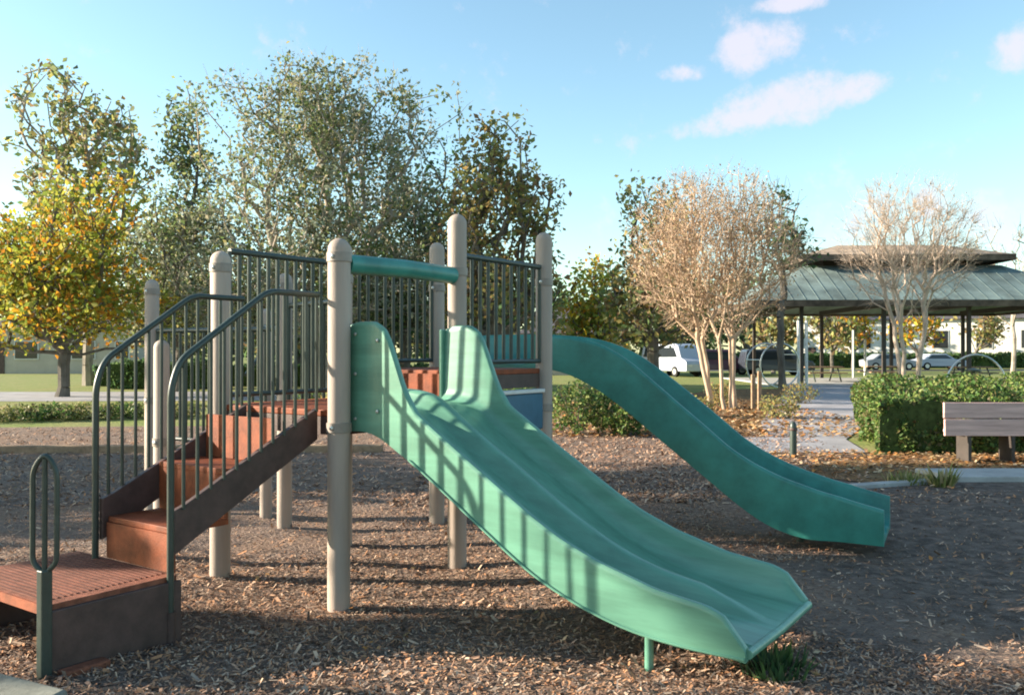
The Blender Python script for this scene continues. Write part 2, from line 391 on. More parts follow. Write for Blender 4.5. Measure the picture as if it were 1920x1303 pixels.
M['roof_brown'] = mat('weathered_brown_roof', (.26, .2, .15), .75, .3, var=.3, vscale=1.5, bump=.3, bscale=6)
M['roof'] = mat('pavilion_roof_metal', (.15, .195, .185), .7, .35, var=.35, vscale=.8, bump=.35, bscale=4)
M['fascia'] = mat('weathered_fascia', (.11, .08, .06), .8, .3, var=.45, vscale=2)
M['roof_edge'] = mat('dark_fascia', (.05, .04, .035), .6, .4, var=.15)
M['white_wall'] = mat('white_stucco', (.66, .64, .6), .9, .2, var=.06, vscale=1)
M['beige_wall'] = mat('beige_stucco', (.42, .38, .32), .9, .2, var=.08, vscale=1)
M['shingle'] = mat('grey_shingle', (.1, .09, .095), .85, .2, var=.25, vscale=3)
M['glass'] = mat('dark_glass', (.02, .025, .03), .1, .6)
M['tyre'] = mat('tyre_rubber', (.02, .02, .02), .85, .2)
L_yellow = island_mat('yellow_leaves', [(0.567, 0.365, 0.027), (0.459, 0.351, 0.041), (0.621, 0.270, 0.027), (0.270, 0.297, 0.041), (0.405, 0.176, 0.027), (0.189, 0.243, 0.041)], .6, .45)
L_green = island_mat('olive_leaves', [(0.136, 0.204, 0.076), (0.170, 0.221, 0.085), (0.255, 0.289, 0.119), (0.323, 0.289, 0.119), (0.119, 0.153, 0.068), (0.204, 0.221, 0.136)], .6, .5)
L_grey = island_mat('grey_green_leaves', [(.2, .24, .16), (.27, .29, .2), (.34, .34, .23), (.36, .32, .22), (.14, .17, .12), (.3, .33, .26)], .55, .4)
L_syc = island_mat('sycamore_leaves', [(.22, .26, .1), (.36, .3, .11), (.42, .28, .11), (.16, .18, .09), (.38, .36, .12), (.24, .16, .09)], .6, .5)
L_rust = island_mat('tan_leaves', [(.54, .37, .24), (.46, .32, .21), (.58, .42, .3), (.38, .25, .16), (.42, .35, .2)], .7, .35)
L_hedge = island_mat('hedge_leaves', [(.07, .14, .035), (.1, .18, .045), (.16, .22, .05), (.06, .1, .035), (.22, .25, .08), (.13, .11, .05)], .5, .3)
L_dark = island_mat('dark_leaves', [(0.070, 0.140, 0.060), (0.100, 0.180, 0.060), (0.060, 0.100, 0.050), (0.140, 0.200, 0.080)], .6, .5)
L_lime = island_mat('yellow_green_leaves', [(.36, .36, .06), (.26, .3, .06), (.44, .38, .08), (.2, .25, .05)], .6, .45)
L_dry = island_mat('dry_grass_leaves', [(.32, .28, .12), (.22, .24, .08), (.4, .34, .2), (.14, .18, .05)], .7, .3)
L_litter = island_mat('fallen_leaves', [(.42, .19, .06), (.5, .28, .12), (.3, .13, .05), (.24, .17, .08), (.55, .4, .25), (.16, .1, .06)], .8, .1)
CHIP = island_mat('wood_chips', [(.44, .27, .18), (.25, .145, .1), (.54, .38, .27), (.17, .11, .08), (.36, .2, .12), (.46, .23, .12), (.3, .23, .185), (.13, .095, .08)], .9)

# ------------------------------------------------------------------ ground, paths
def sheet(name, poly, z, m, **k):
    return MB().add([(x, y, z) for x, y in poly], [tuple(range(len(poly)))]).build(name, m, kind='structure', **k)
MB().add([(-1200, -200, 0), (1200, -200, 0), (1200, 1600, 0), (-1200, 1600, 0)], [(0, 1, 2, 3)]).build('ground', M['lawn'], kind='structure')
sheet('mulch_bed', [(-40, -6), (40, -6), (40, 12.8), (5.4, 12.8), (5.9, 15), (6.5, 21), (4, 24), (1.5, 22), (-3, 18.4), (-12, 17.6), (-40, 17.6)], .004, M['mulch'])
sheet('leaf_strewn_bed', [(1.2, 17.2), (4.2, 15.5), (6.1, 18.5), (8.6, 27), (11.5, 36), (8.5, 36), (4.5, 27.5), (1, 21)], .008, M['leafbed'])
sheet('leaf_strewn_ground', [(4.2, 10.1), (5.3, 10.9), (16, 11.2), (16, 13.1), (5.6, 12.95), (4.6, 12.4), (3.6, 11)], .012, M['leafbed'])
sheet('path', [(2.6, 13.2), (5.45, 13.2), (5.9, 15.2), (7.9, 19), (12.4, 30), (16.8, 41), (13.2, 41), (9.4, 30), (5.5, 19), (4.6, 15.6), (2.6, 15.3)], .016, M['walk'])
sheet('far_left_path', [(-40, 25.5), (-2, 28), (-2, 34), (-40, 33)], .008, M['walk'])
sheet('road', [(-120, 66), (120, 74), (120, 80), (-120, 72)], .008, M['asphalt'])
# cast sidewalk by the bench: a real slab
MB().prism([(5.3, 10.25), (22, 10.45), (22, 11.15), (5.15, 11.0)], -.05, .07).build('sidewalk', M['concrete'], bevel=.01, kind='structure')
MB().prism([(-5, 4.85), (-2.3, 3.85), (-1.87, 3.64), (-1.95, 3.3), (-5.2, 4.4)][::-1], -.1, .13).build('kerb', M['kerb'], bevel=.02, kind='structure')
MB().prism([(3.9, 9.72), (5.28, 10.22), (5.22, 10.36), (3.84, 9.85)], -.05, .05).build('concrete_edging', M['concrete'], bevel=.01, label='short pale concrete edging where leaf litter meets the mulch by the sidewalk corner', cat='edging')
MB().box((-6.5, 13.25, .05), (9, .14, .14), rz=.02).build('timber_border', M['stake'], label='long low timber border at the back of the shaded mulch on the left', cat='edging', bevel=.02)

def gh(x, y):
    h = .034+.016*math.sin(x*1.7+1.3*math.sin(y*1.1))+.014*math.sin(y*2.3+x*.6)+.007*math.sin(x*5.1+y*3.3)+.005*math.sin(y*7.7-x*4.2)
    for cx_, cy_, r_, d_ in ((1.35, 3.95, .75, .05), (3.2, 6.4, .8, .05), (.95, 3.35, .5, -.03), (-.4, 5.6, 1.6, .012)):
        h -= d_*math.exp(-((x-cx_)**2+(y-cy_)**2)/r_**2)
    for X_, Z_ in ((-1.04, 5.16), (-.39, 6.1), (.26, 7.03), (-1.97, 5.81)):
        d2 = (x-X_)**2+(y-Z_)**2; h += .022*math.exp(-d2/.012)-.012*math.exp(-d2/.09)
    e = min(1, max(0, (9.6-y)/.8))*min(1, max(0, (9.5-abs(x))/.8))
    return .0085+max(0, h)*e
gxs = np.arange(-9.6, 9.61, .06); gys = np.arange(2.4, 9.7, .06)
GV = [(x, y, gh(x, y)) for y in gys for x in gxs]; gn = len(gxs)
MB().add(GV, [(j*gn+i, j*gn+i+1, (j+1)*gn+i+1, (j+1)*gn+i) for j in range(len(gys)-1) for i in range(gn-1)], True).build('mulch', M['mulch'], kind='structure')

# wood chips: nobody could count them
def chips(name, n, region, size, z=.01, mtl=CHIP, flat=.35, **k):
    x0, x1, y0, y1 = region; q = 0; C = []
    yy = y0*(y1/y0)**rng.random(n*2); xx = (rng.random(n*2)*1.28-.64)*yy
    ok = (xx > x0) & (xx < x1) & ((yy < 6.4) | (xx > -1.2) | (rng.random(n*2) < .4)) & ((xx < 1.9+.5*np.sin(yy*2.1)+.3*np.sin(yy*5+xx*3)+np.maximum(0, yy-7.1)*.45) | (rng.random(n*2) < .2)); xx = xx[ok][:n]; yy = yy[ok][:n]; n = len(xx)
    C = np.stack([xx, yy, np.full(n, z*.3)+rng.random(n)*.016], 1)
    C[:, 2] += np.array([gh(a_, b_) if b_ < 9.7 else .01 for a_, b_ in zip(xx, yy)])
    a = rng.random(n)*2*np.pi; tl = rng.normal(size=n)*flat
    d = np.stack([np.cos(a)*np.cos(tl), np.sin(a)*np.cos(tl), np.sin(tl)], 1)
    e = np.stack([-np.sin(a), np.cos(a), rng.normal(size=n)*flat], 1); e /= np.linalg.norm(e, axis=1)[:, None]
    L_ = size*rng.uniform(.5, 1.5, (n, 1)); W = size*rng.uniform(.18, .45, (n, 1))
    V = np.stack([C-d*L_-e*W, C+d*L_-e*W*.6, C+d*L_+e*W, C-d*L_+e*W*.7], 1).reshape(-1, 3)
    return mesh_quads(name, V, mtl, kind='stuff', **k)
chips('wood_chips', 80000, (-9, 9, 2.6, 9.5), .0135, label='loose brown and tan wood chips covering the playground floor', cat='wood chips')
chips('bark_pieces', 2600, (-9, 9, 2.6, 9.5), .027, flat=.45, label='larger loose pieces of bark and splintered wood among the chips', cat='wood chips')
chips('wood_chips_beyond', 22000, (-16, 5.3, 8.5, 17.5), .03, label='shredded wood chips farther back behind the play structure', cat='wood chips')

# ------------------------------------------------------------------ the play structure; local axes: x = t (out along the slide), y = w (along the front), z
TH = .962; G1 = 1.137
PA = (-1.039, 5.164)
RZ = TH-math.pi/2
def loc(X, Z):
    dx, dz = X-PA[0], Z-PA[1]; U = (math.cos(TH), math.sin(TH)); D = (math.sin(TH), -math.cos(TH))
    return dx*D[0]+dz*D[1], dx*U[0]+dz*U[1]
def wld(t, w_): return PA[0]+t*math.sin(TH)+w_*math.cos(TH), PA[1]-t*math.cos(TH)+w_*math.sin(TH)
play = empty('play_structure', (*PA, 0), RZ, label='brown post playground climber with green slides, barred rails and rusty orange stairs', cat='play structure')
HL, HT = 2.235, 2.53
def post(t, w_, h, r=.068, parent=play):
    pr = [(r, -.05), (r, h-r*1.0)]+[(r*math.cos(a), h-r*1.0+r*1.0*math.sin(a)) for a in [R(x) for x in (20, 40, 58, 74, 85)]]+[(.001, h)]
    o = MB().lathe(pr, (t, w_, 0), 24).build('post', M['post'], parent)
    for z in (ZD1-.1, ZD1+.92) if h > 2 else (.9,):                     # clamp collars with a bolt
        c = MB().lathe([(r+.001, z-.03), (r+.007, z-.028), (r+.007, z+.028), (r+.001, z+.03)], (t, w_, 0), 24); c.build('clamp', M['clamp'], o)
        MB().lathe([(.014, 0), (.014, .008), (.001, .012)], (0, 0, 0), 8).build('bolt', M['zinc'], o, loc=(t+(r+.006)*.2, w_-(r+.006)*.98, z)).rotation_euler = (R(90), 0, R(11))
    return o
ZD1, ZD2 = 1.2, 1.42
posts = dict(A=(0, 0, HL), B=(0, G1, HT), C=(0, 2*G1, HT), E=(-G1, 0, HL), MM=(-G1, G1, HT-.12), D=(-G1, 2*G1, HT))
for k_, (t, w_, h) in posts.items(): post(t, w_, h)
gx = at(534, 7.45); fx = at(285, 8.1); hx = at(303, 6.25); jx = at(499, 7.9)
for (X, Z), h in ((gx, HL), (fx, HL), (hx, 1.64), (jx, 1.95)):
    t, w_ = loc(X, Z); post(t, w_, h, .064 if h > 2 else .055)
def deck(t0, t1, w0, w1, z, m):
    o = MB().box(((t0+t1)/2, (w0+w1)/2, z-.02), (t1-t0, w1-w0, .04)).build('deck', m, play, bevel=.006)
    f = MB()
    f.box(((t0+t1)/2, w0+.02, z-.095), (t1-t0, .04, .108)); f.box(((t0+t1)/2, w1-.02, z-.095), (t1-t0, .04, .108))
    f.box((t0+.02, (w0+w1)/2, z-.095), (.04, w1-w0-.084, .108)); f.box((t1-.02, (w0+w1)/2, z-.095), (.04, w1-w0-.084, .108))
    f.build('frame', M['stringer'], o)
    return o
deck(-G1+.0, 0, .0, G1-.01, ZD1, M['step'])
deck(-G1+.0, 0, G1+.01, 2*G1, ZD2, M['step'])
MB().box((-G1/2, G1+.0, (ZD1+ZD2)/2-.01), (G1-.16, .016, ZD2-ZD1-.03)).build('step_riser', M['step'], play)
# blue skirt hung under the upper deck's front
sk = MB().box((.02, 1.52*G1, 1.08), (.05, G1*.82, .29)).build('under_deck_panel', M['blue'], play, bevel=.012)
MB().box((.02, 1.52*G1, 1.243), (.09, G1*.82, .03)).build('trim', M['white_edge'], sk, bevel=.006)
def barrier(p, q, z0, z1, n, name='barrier', r=.014, parent=play, low=None, mat_='bar'):
    """rail frame between two points with a row of upright bars"""
    p = Vector((*p, 0)); q = Vector((*q, 0)); d = (q-p).normalized(); a = p+d*.07; b = q-d*.07
    m = MB(); m.tube([(a.x, a.y, z1), (b.x, b.y, z1)], .022, 10); m.tube([(a.x, a.y, z0), (b.x, b.y, z0)], .018, 8)
    for e in (a, b): m.tube([(e.x, e.y, z0), (e.x, e.y, z1)], .016, 8)
    o = m.build(name, M[mat_], parent)
    for i in range(1, n+1):
        c = a.lerp(b, i/(n+1)); MB().tube([(c.x, c.y, z0), (c.x, c.y, z1)], r, 8).build('bar', M[mat_], o)
    return o
barrier((0, G1), (0, 2*G1), ZD2+.06, 2.24, 9)                     # B-C front of the upper deck
barrier((-G1, G1), (-G1, 2*G1), ZD2+.06, 2.24, 9)                 # back of the upper deck
barrier((-G1, 0), (-G1, G1), ZD1+.06, 2.24, 11)                    # back of the lower deck, behind the stairs head
# back row: barred walkway running off to the far left
tg, wg = loc(*gx); tf, wf = loc(*fx)
barrier((-G1, G1), (tg, wg), .95, 1.95, 6)
barrier((tg, wg), (tf, wf), .75, 1.75, 9)
tj, wj = loc(*jx)
MB().tube(rounded([(tg, wg, 1.75), (tj-.1, wj, 1.8), (tj-.1, wj, 1.5), (tg-.4, wg-.1, 1.35)], .1), .016, 8).build('hand_hold', M['bar'], play)

# --- double slide
def interp(x, xs, ys): return float(np.interp(x, xs, ys))
def smooth_curve(xs, ys, X):
    """monotone-ish smooth interpolation"""
    X = np.asarray(X, float); d = np.gradient(np.array(ys, float), np.array(xs, float)); o = []
    for x in X:
        i = int(np.clip(np.searchsorted(xs, x)-1, 0, len(xs)-2)); h = xs[i+1]-xs[i]; t = (x-xs[i])/h
        o.append((2*t**3-3*t*t+1)*ys[i]+(t**3-2*t*t+t)*h*d[i]+(-2*t**3+3*t*t)*ys[i+1]+(t**3-t*t)*h*d[i+1])
    return np.array(o)
tb = [-.04, .18, .42, .68, 1.0, 1.37, 1.65, 1.9, 2.15, 2.47]; zb_ = [1.07, 1.065, .955, .80, .595, .375, .265, .205, .18, .175]
te = [-.04, .12, .28, .42, .55, .91, 1.33, 1.5, 1.71, 2.03, 2.3, 2.47]; zbed = [1.215, 1.21, 1.175, 1.09, 1.0, .775, .515, .425, .34, .265, .235, .215]
tw = [-.04, .05, .2, .27, .32, .37, .44, .53, .7, .91, 1.33, 1.5, 1.71, 2.03, 2.28, 2.36, 2.47]
zw = [1.70, 1.735, 1.735, 1.70, 1.62, 1.50, 1.33, 1.20, 1.09, .955, .695, .605, .52, .43, .395, .365, .235]
ts = sorted(set(list(np.round(np.linspace(-.04, 2.47, 72), 4))+[.3, .35, .4]))
Zb = smooth_curve(tb, zb_, ts); Ze = smooth_curve(te, zbed, ts); Zw = np.interp(ts, tw, zw)
W0, W1 = .085, 1.052; WM = (W0+W1)/2
prof_n = None; V = []
for t, a, b, c in zip(ts, Zb, Ze, Zw):
    a = min(a, b-.045); 
    rg = min(1, max(.04, (2.42-t)/.35))
    half = [(W0, a), (W0, a+.012), (W0-.002, c-.03), (W0-.002, c-.018), (W0+.006, c-.003), (W0+.022, c), (W0+.038, c-.006), (W0+.044, c-.022), (W0+.046, c-.04),
            (W0+.056, min(c-.05, b+.085)), (W0+.062, min(c-.052, b+.055)), (W0+.082, b+.014), (W0+.105, b+.001), (W0+.125, b), (W0+.16, b), (WM-.11, b), (WM-.085, b), (WM-.068, b+.012*rg), (WM-.046, b+.075*rg), (WM-.036, b+.09*rg), (WM-.016, b+.098*rg)]
    hi = half+[(2*WM-w_, z) for w_, z in reversed(half)]
    und = [(W1-.03, a+.0), (W1-.05, b-.035), (W0+.05, b-.035), (W0+.03, a+.0)]
    ring = hi+und; prof_n = len(ring); V += [(t, w_, z) for w_, z in ring]
Fs = [(i*prof_n+(k+1) % prof_n, i*prof_n+k, (i+1)*prof_n+k, (i+1)*prof_n+(k+1) % prof_n) for i in range(len(ts)-1) for k in range(prof_n)]
mb = MB().add(V, Fs, True); mb.add(V[:prof_n], [tuple(range(prof_n))]); n0 = len(V)-prof_n
mb.add(V[n0:], [tuple(reversed(range(prof_n)))])
slide = mb.build('double_slide', M['teal'], play)
# rolled down exit lip across the end
MB().tube([(2.475, W0+.02, .205), (2.475, WM, .195), (2.475, W1-.02, .205)], .022, 12).build('exit_lip', M['teal'], slide)
for w_ in (.17, .97):
    MB().tube([(1.96, w_, -.03), (1.96, w_, .25)], .022, 12).build('support_leg', M['teal'], slide)
for s_, w_ in ((0, W0+.02), (1, W1-.02)):
    MB().box((-.02, w_, 1.4), (.03, .12, .62)).build('mounting_flange', M['teal'], slide, bevel=.01)
MB().tube([(.0, .06, 2.085), (.015, G1/2, 2.095), (.0, G1-.06, 2.09)], .06, 20).build('crossbar', M['teal_old'], play)

def bolt(t, w_, z, parent, r=.011):
    o = MB().lathe([(r, 0), (r, .006), (r*.5, .009), (.0005, .009)], n=8).build('bolt', M['zinc'], parent, loc=(t, w_, z)); o.rotation_euler = (R(90), 0, 0)
for t_, z in ((.06, 1.15), (.06, 1.42), (.06, 1.66), (.24, 1.2), (.24, 1.62)): bolt(t_, W0-.007, z, slide)
MB().tube([(t_, W0-.008, z_+.012) for t_, z_ in zip(ts[18:], Zb[18:])], .007, 6).build('mould_seam', M['teal'], slide)
# --- curved slide off the upper deck's far end
def bez(P0, P1, P2, P3, n):
    o = []
    for i in range(n+1):
        t = i/n; o.append([P0[k]*(1-t)**3+3*P1[k]*t*(1-t)**2+3*P2[k]*t*t*(1-t)+P3[k]*t**3 for k in (0, 1)])
    return np.array(o)
U_ = np.array([math.cos(TH), math.sin(TH)]); mid = np.array(wld(-G1/2+.12, 2*G1+.02))
cur = bez(mid, mid+U_*.95, np.array([1.5, 7.45]), np.array([2.93, 6.72]), 64)
ds = np.r_[0, np.cumsum(np.linalg.norm(np.diff(cur, axis=0), axis=1))]; TL = ds[-1]
fr = ds/TL
zf = [0, .1, .22, .32, .39, .45, .52, .59, .66, .74, .83, .91, 1]
zbd = [1.45, 1.46, 1.45, 1.38, 1.26, 1.11, .92, .72, .52, .36, .24, .18, .155]
skd = [.04, .05, .1, .17, .2, .2, .19, .17, .15, .16, .13, .07, .05]
zwl = [.24, .24, .24, .24, .24, .24, .24, .25, .26, .27, .28, .27, .22]
Zb2 = smooth_curve(zf, zbd, fr); Wl = np.interp(fr, zf, zwl); Sk = smooth_curve(zf, skd, fr)
V = []; hw = .36
for i, (p, b, wl, sk_) in enumerate(zip(cur, Zb2, Wl, Sk)):
    d = cur[min(i+1, 64)]-cur[max(i-1, 0)]; d /= np.linalg.norm(d); nrm_ = np.array([d[1], -d[0]])   # to the right = near side
    bank = .05*math.sin(min(1, fr[i]*1.6)*math.pi)
    half = [(hw, -sk_), (hw+.004, -sk_+.02), (hw+.012, wl-.03), (hw+.012, wl-.02), (hw, wl), (hw-.025, wl), (hw-.036, wl-.02), (hw-.038, wl-.04), (hw-.05, .08), (hw-.06, .045), (hw-.09, .012), (hw-.13, .002), (hw-.16, .0), (.09, 0.0), (.07, .0), (.05, .012), (.03, .03), (.012, .034)]
    ring = half+[(-x, z) for x, z in reversed(half)]+[(-hw+.03, -sk_), (-hw+.06, -.035), (hw-.06, -.035), (hw-.03, -sk_)]
    m_ = len(ring)
    for x, z in ring:
        q = p+nrm_*x; lt = loc(*q); V.append((lt[0], lt[1], b+z-bank*x/hw*.4))
Fs = [(i*m_+k, i*m_+(k+1) % m_, (i+1)*m_+(k+1) % m_, (i+1)*m_+k) for i in range(64) for k in range(m_)]
mb = MB().add(V, Fs, True); mb.add(V[:m_], [tuple(reversed(range(m_)))]); mb.add(V[-m_:], [tuple(range(m_))])
cs = mb.build('curved_slide', M['teal_old'], play)
for fr_ in (.86,):
    i = int(64*fr_); t_, w_ = loc(*cur[i]); MB().tube([(t_, w_, -.03), (t_, w_, Zb2[i]-.03)], .03, 12).build('support_leg', M['bar'], cs)

# --- stairs: near side t = -.18, far side t = -.93, climbing along +w to the deck
TN, TF = -.18, -.85
stairs = MB()
stp = [(-.97, -.655, .63), (-.655, -.335, .905)]
for a, b, z in stp:
    stairs.box(((TN+TF)/2, (a+b)/2+.012, z-.016), (TN-TF-.05, b-a+.024, .032))
steps = stairs.build('tread', M['step'], play, bevel=.004)
for w_, z0, z1 in ((-.97, .40, .598), (-.645, .632, .873), (-.325, .907, 1.165)):
    MB().box(((TN+TF)/2, w_, (z0+z1)/2), (TN-TF-.05, .02, z1-z0)).build('riser', M['step'], play)
for t in (TN, TF):
    pl = [(-1.0, .50), (-1.0, .73), (-.93, .755), (-.02, 1.21), (-.02, 1.02)]
    m = MB(); n = len(pl); th = .035
    vs = [(t-th/2, y, z) for y, z in pl]+[(t+th/2, y, z) for y, z in pl]
    m.add(vs, [tuple(range(n)), tuple(reversed(range(n, 2*n)))]+[(i, n+i, n+(i+1) % n, (i+1) % n) for i in range(n)])
    m.build('stringer', M['stringer'], play, bevel=.004)
# transfer platform at the bottom of the stairs
pf = MB().box(((TN+TF)/2-.14, -1.3, .38), (TN-TF+.28, .66, .03)).build('transfer_platform', M['worn'], play, bevel=.004)
gm = MB()
for i in range(21): gm.box(((TN+TF)/2-.14, -1.6+.03*i, .397), (TN-TF+.12, .011, .005))
gm.build('grip_strip', M['gripdark'], pf)
for x_ in (TN+.014, TF-.28-.014): MB().box((x_, -1.3, .193), (.028, .68, .355)).build('side_skirt', M['stringer'], pf, bevel=.004)
MB().box(((TN+TF)/2-.14, -1.638, .372), (TN-TF+.28, .014, .046)).build('edge_lip', M['step'], pf)
MB().box((TN+.075, -1.5, .04), (.075, .22, .13)).build('foot_block', M['worn'], pf, bevel=.008)
def stair_rail(t, name='handrail'):
    pts = rounded([(t, -.02, 1.90), (t, -.40, 1.90), (t, -.97, 1.505), (t, -1.02, 1.36), (t, -1.02, .2)], .07)
    o = MB().tube(pts, .018, 12).build(name, M['bar'], play)
    for i in range(12):
        w_ = -.945+.083*i; zt = 1.90 if w_ > -.4 else 1.90-(-.4-w_)*.693; zb = .79+(w_+.93)*.5
        MB().tube([(t, w_, zb-.05), (t, w_, zt)], .0095, 8).build('bar', M['bar'], o)
    return o
stair_rail(TN+.02); stair_rail(TF-.02)
MB().tube([(TN+.02, -1.02, -.05), (TN+.02, -1.02, .22)], .026, 12).build('rail_foot', M['stringer'], play)

# --- looped grab handle on its own post, bottom left
hl = empty('grab_handle', (*wld(-.15, -1.66), 0), RZ, label='black looped grab handle on a square post at the left end of the orange stairs', cat='grab handle')
MB().box((0, 0, .26), (.05, .05, .62)).build('post', M['bar'], hl, bevel=.006)
lp = rounded([(0, 0, .55), (-.055, 0, .60), (-.055, 0, 1.02), (0, 0, 1.10), (.055, 0, 1.02), (.055, 0, .60), (0, 0, .55)], .05)
lp = [Vector((x*.85, x*.55, z)) for x, y, z in lp]
MB().tube(lp, .012, 10).build('loop', M['bar'], hl)
MB().tube([(0, 0, .5), (0, 0, 1.07)], .012, 10).build('upright', M['bar'], hl)

# ------------------------------------------------------------------ trees in the picture
def T(name, px, Z, ytop, wpx, ybot, **k):
    """tree placed by where its crown stands: centre px, top and bottom rows, width in photo pixels at depth Z"""
    X, _, h = at(px, Z, ytop); zlo = CH-(ybot-HZ)*Z/F; rx = wpx/2*Z/F
    rz_ = (h-zlo)/2
    return tree(name, X, Z, h, (rx, rx*.8, rz_), zc=(h+zlo)/2, **k)
T('tall_sparse_tree', 165, 40, 65, 370, 600, tips=900, leafmat=L_syc, leafmat2=L_green, barkmat=M['bark_pale'], leaf=.3, per=5, spread=.3, r0=.24, seed=3, seg=.8, rt=.022, bf=.3,
  lumps=12, stem_h=5, label='tall thin crowned tree with scattered dark leaves, farthest left against the sky')
T('yellow_tree', 120, 30, 270, 470, 660, tips=820, leafmat=L_yellow, leafmat2=L_lime, barkmat=M['bark'], leaf=.19, per=14, spread=.3, r0=.2, seed=5, seg=.6, rt=.015,
  lumps=12, stem_h=1.9, label='tree with golden yellow and orange autumn leaves on the left')
T('narrow_tree', 330, 37, 160, 150, 620, tips=330, leafmat=L_green, barkmat=M['bark'], leaf=.22, per=10, spread=.32, r0=.13, seed=6, seg=.7, rt=.018, bf=.25,
  lumps=7, stem_h=4, label='narrow sparse green tree standing between the yellow tree and the broad olive tree')
T('broad_tree', 595, 33, 92, 600, 650, tips=1500, leafmat=L_grey, leafmat2=L_green, barkmat=M['bark_pale'], leaf=.16, per=21, spread=.32, r0=.36, seed=8, seg=.7, rt=.014, bf=.35,
  lumps=22, stem_h=2.6, twigs=1500, label='broad grey green tree with pale crossing branches behind the play structure')
T('green_tree', 335, 34, 325, 290, 650, tips=620, leafmat=L_green, leafmat2=L_grey, barkmat=M['bark'], leaf=.17, per=14, spread=.32, r0=.16, seed=9, seg=.6, rt=.015,
  lumps=8, stem_h=2, label='low olive green tree just right of the yellow tree')
T('bronze_leaf_tree', 930, 31, 200, 290, 650, tips=560, leafmat=L_syc, barkmat=M['bark'], leaf=.22, per=10, spread=.3, r0=.3, seed=11, seg=.6, rt=.016,
  lumps=12, stem_h=2.6, label='bronze and green leaved tree with a dark trunk behind the barred upper deck')
T('leafy_tree', 760, 36, 250, 270, 660, tips=560, leafmat=L_dark, leafmat2=L_grey, barkmat=M['bark'], leaf=.2, per=12, spread=.34, r0=.25, seed=12, seg=.7, rt=.016,
  lumps=9, stem_h=2.6, label='dark green tree filling the gap between the broad olive tree and the bronze tree')
T('leafy_tree', 500, 38, 420, 200, 660, tips=260, leafmat=L_syc, leafmat2=L_dark, barkmat=M['bark'], leaf=.26, per=8, spread=.4, r0=.2, seed=13, seg=.7, rt=.016,
  lumps=5, stem_h=1.4, label='low brown and green tree seen through the bars behind the stairs')
T('leafy_tree', 860, 40, 400, 200, 665, tips=260, leafmat=L_dark, leafmat2=L_syc, barkmat=M['bark'], leaf=.27, per=8, spread=.4, r0=.2, seed=14, seg=.7, rt=.016,
  lumps=5, stem_h=1.4, label='low dark tree seen between the two tallest posts')
# crape myrtles
T('bare_myrtle', 1355, 23.5, 315, 340, 630, tips=1450, leafmat=L_rust, barkmat=M['bark_tan'], leaf=.065, per=9, spread=.26, r0=.07, stems=5, seed=21, seg=.42, rt=.0075, bf=.55,
  lumps=0, stem_h=1.9, twigs=4200, lean=-.25, fill=.25, splay=.07, label='many stemmed crape myrtle with a dense tan crown, left of the pavilion')
T('bare_myrtle', 1705, 33, 325, 270, 590, tips=800, leafmat=L_rust, barkmat=M['bark_pink'], leaf=.06, per=2, spread=.25, r0=.09, stems=4, seed=22, seg=.5, rt=.0075, bf=.6,
  lumps=0, stem_h=2.6, twigs=4200, fill=.3, label='pale leafless crape myrtle standing before the middle of the pavilion roof')
T('bare_tree', 1900, 55, 360, 130, 600, tips=160, leafmat=L_grey, barkmat=M['bark_pale'], leaf=.2, per=1, spread=.3, r0=.14, seed=23, seg=.9, rt=.016, bf=.4,
  lumps=6, stem_h=4, twigs=250, label='thin pale bare tree at the right edge behind the pavilion')
T('olive_tree', 1225, 29, 295, 230, 650, tips=560, leafmat=L_syc, leafmat2=L_green, barkmat=M['bark'], leaf=.2, per=7, spread=.33, r0=.2, seed=24, seg=.6, rt=.014,
  lumps=9, stem_h=2, label='olive and brown leaved tree behind the left side of the tan crape myrtle')
T('sparse_leaf_tree', 1465, 36, 350, 150, 505, tips=170, leafmat=L_dark, barkmat=M['bark'], leaf=.24, per=3, spread=.35, r0=.15, seed=25, seg=.8, rt=.014, bf=.35,
  lumps=8, stem_h=3, twigs=200, label='thin dark leaved tree between the tan crape myrtle and the pavilion roof')
T('small_yellow_tree', 1125, 40, 470, 160, 655, tips=260, leafmat=L_lime, leafmat2=L_yellow, barkmat=M['bark'], leaf=.24, per=9, spread=.4, r0=.14, seed=26, seg=.7, rt=.018,
  lumps=6, stem_h=1.5, label='small yellow green tree right of the tall brown corner post')
fy = [(1600, 75, 600), (1560, 68, 590), (1720, 80, 600), (1450, 62, 590), (1830, 85, 590)]
for i, (px, Z, yt) in enumerate(fy):
    T('autumn_tree', px, Z, yt-25, 110, 645, tips=90, leafmat=L_yellow if i in (0, 2) else L_syc, barkmat=M['bark'], leaf=.42, per=7, spread=.55, r0=.15, seed=40+i, seg=1.1, rt=.03, lumps=5, stem_h=1.6,
      label=['small yellow tree seen under the middle of the pavilion', 'brownish tree seen beside the pavilion dark front post', 'yellow tree seen under the pavilion right of the bare myrtle stems', 'brown leaved tree seen under the left end of the pavilion', 'brownish tree before the white building on the right'][i], group='small trees beyond the pavilion')
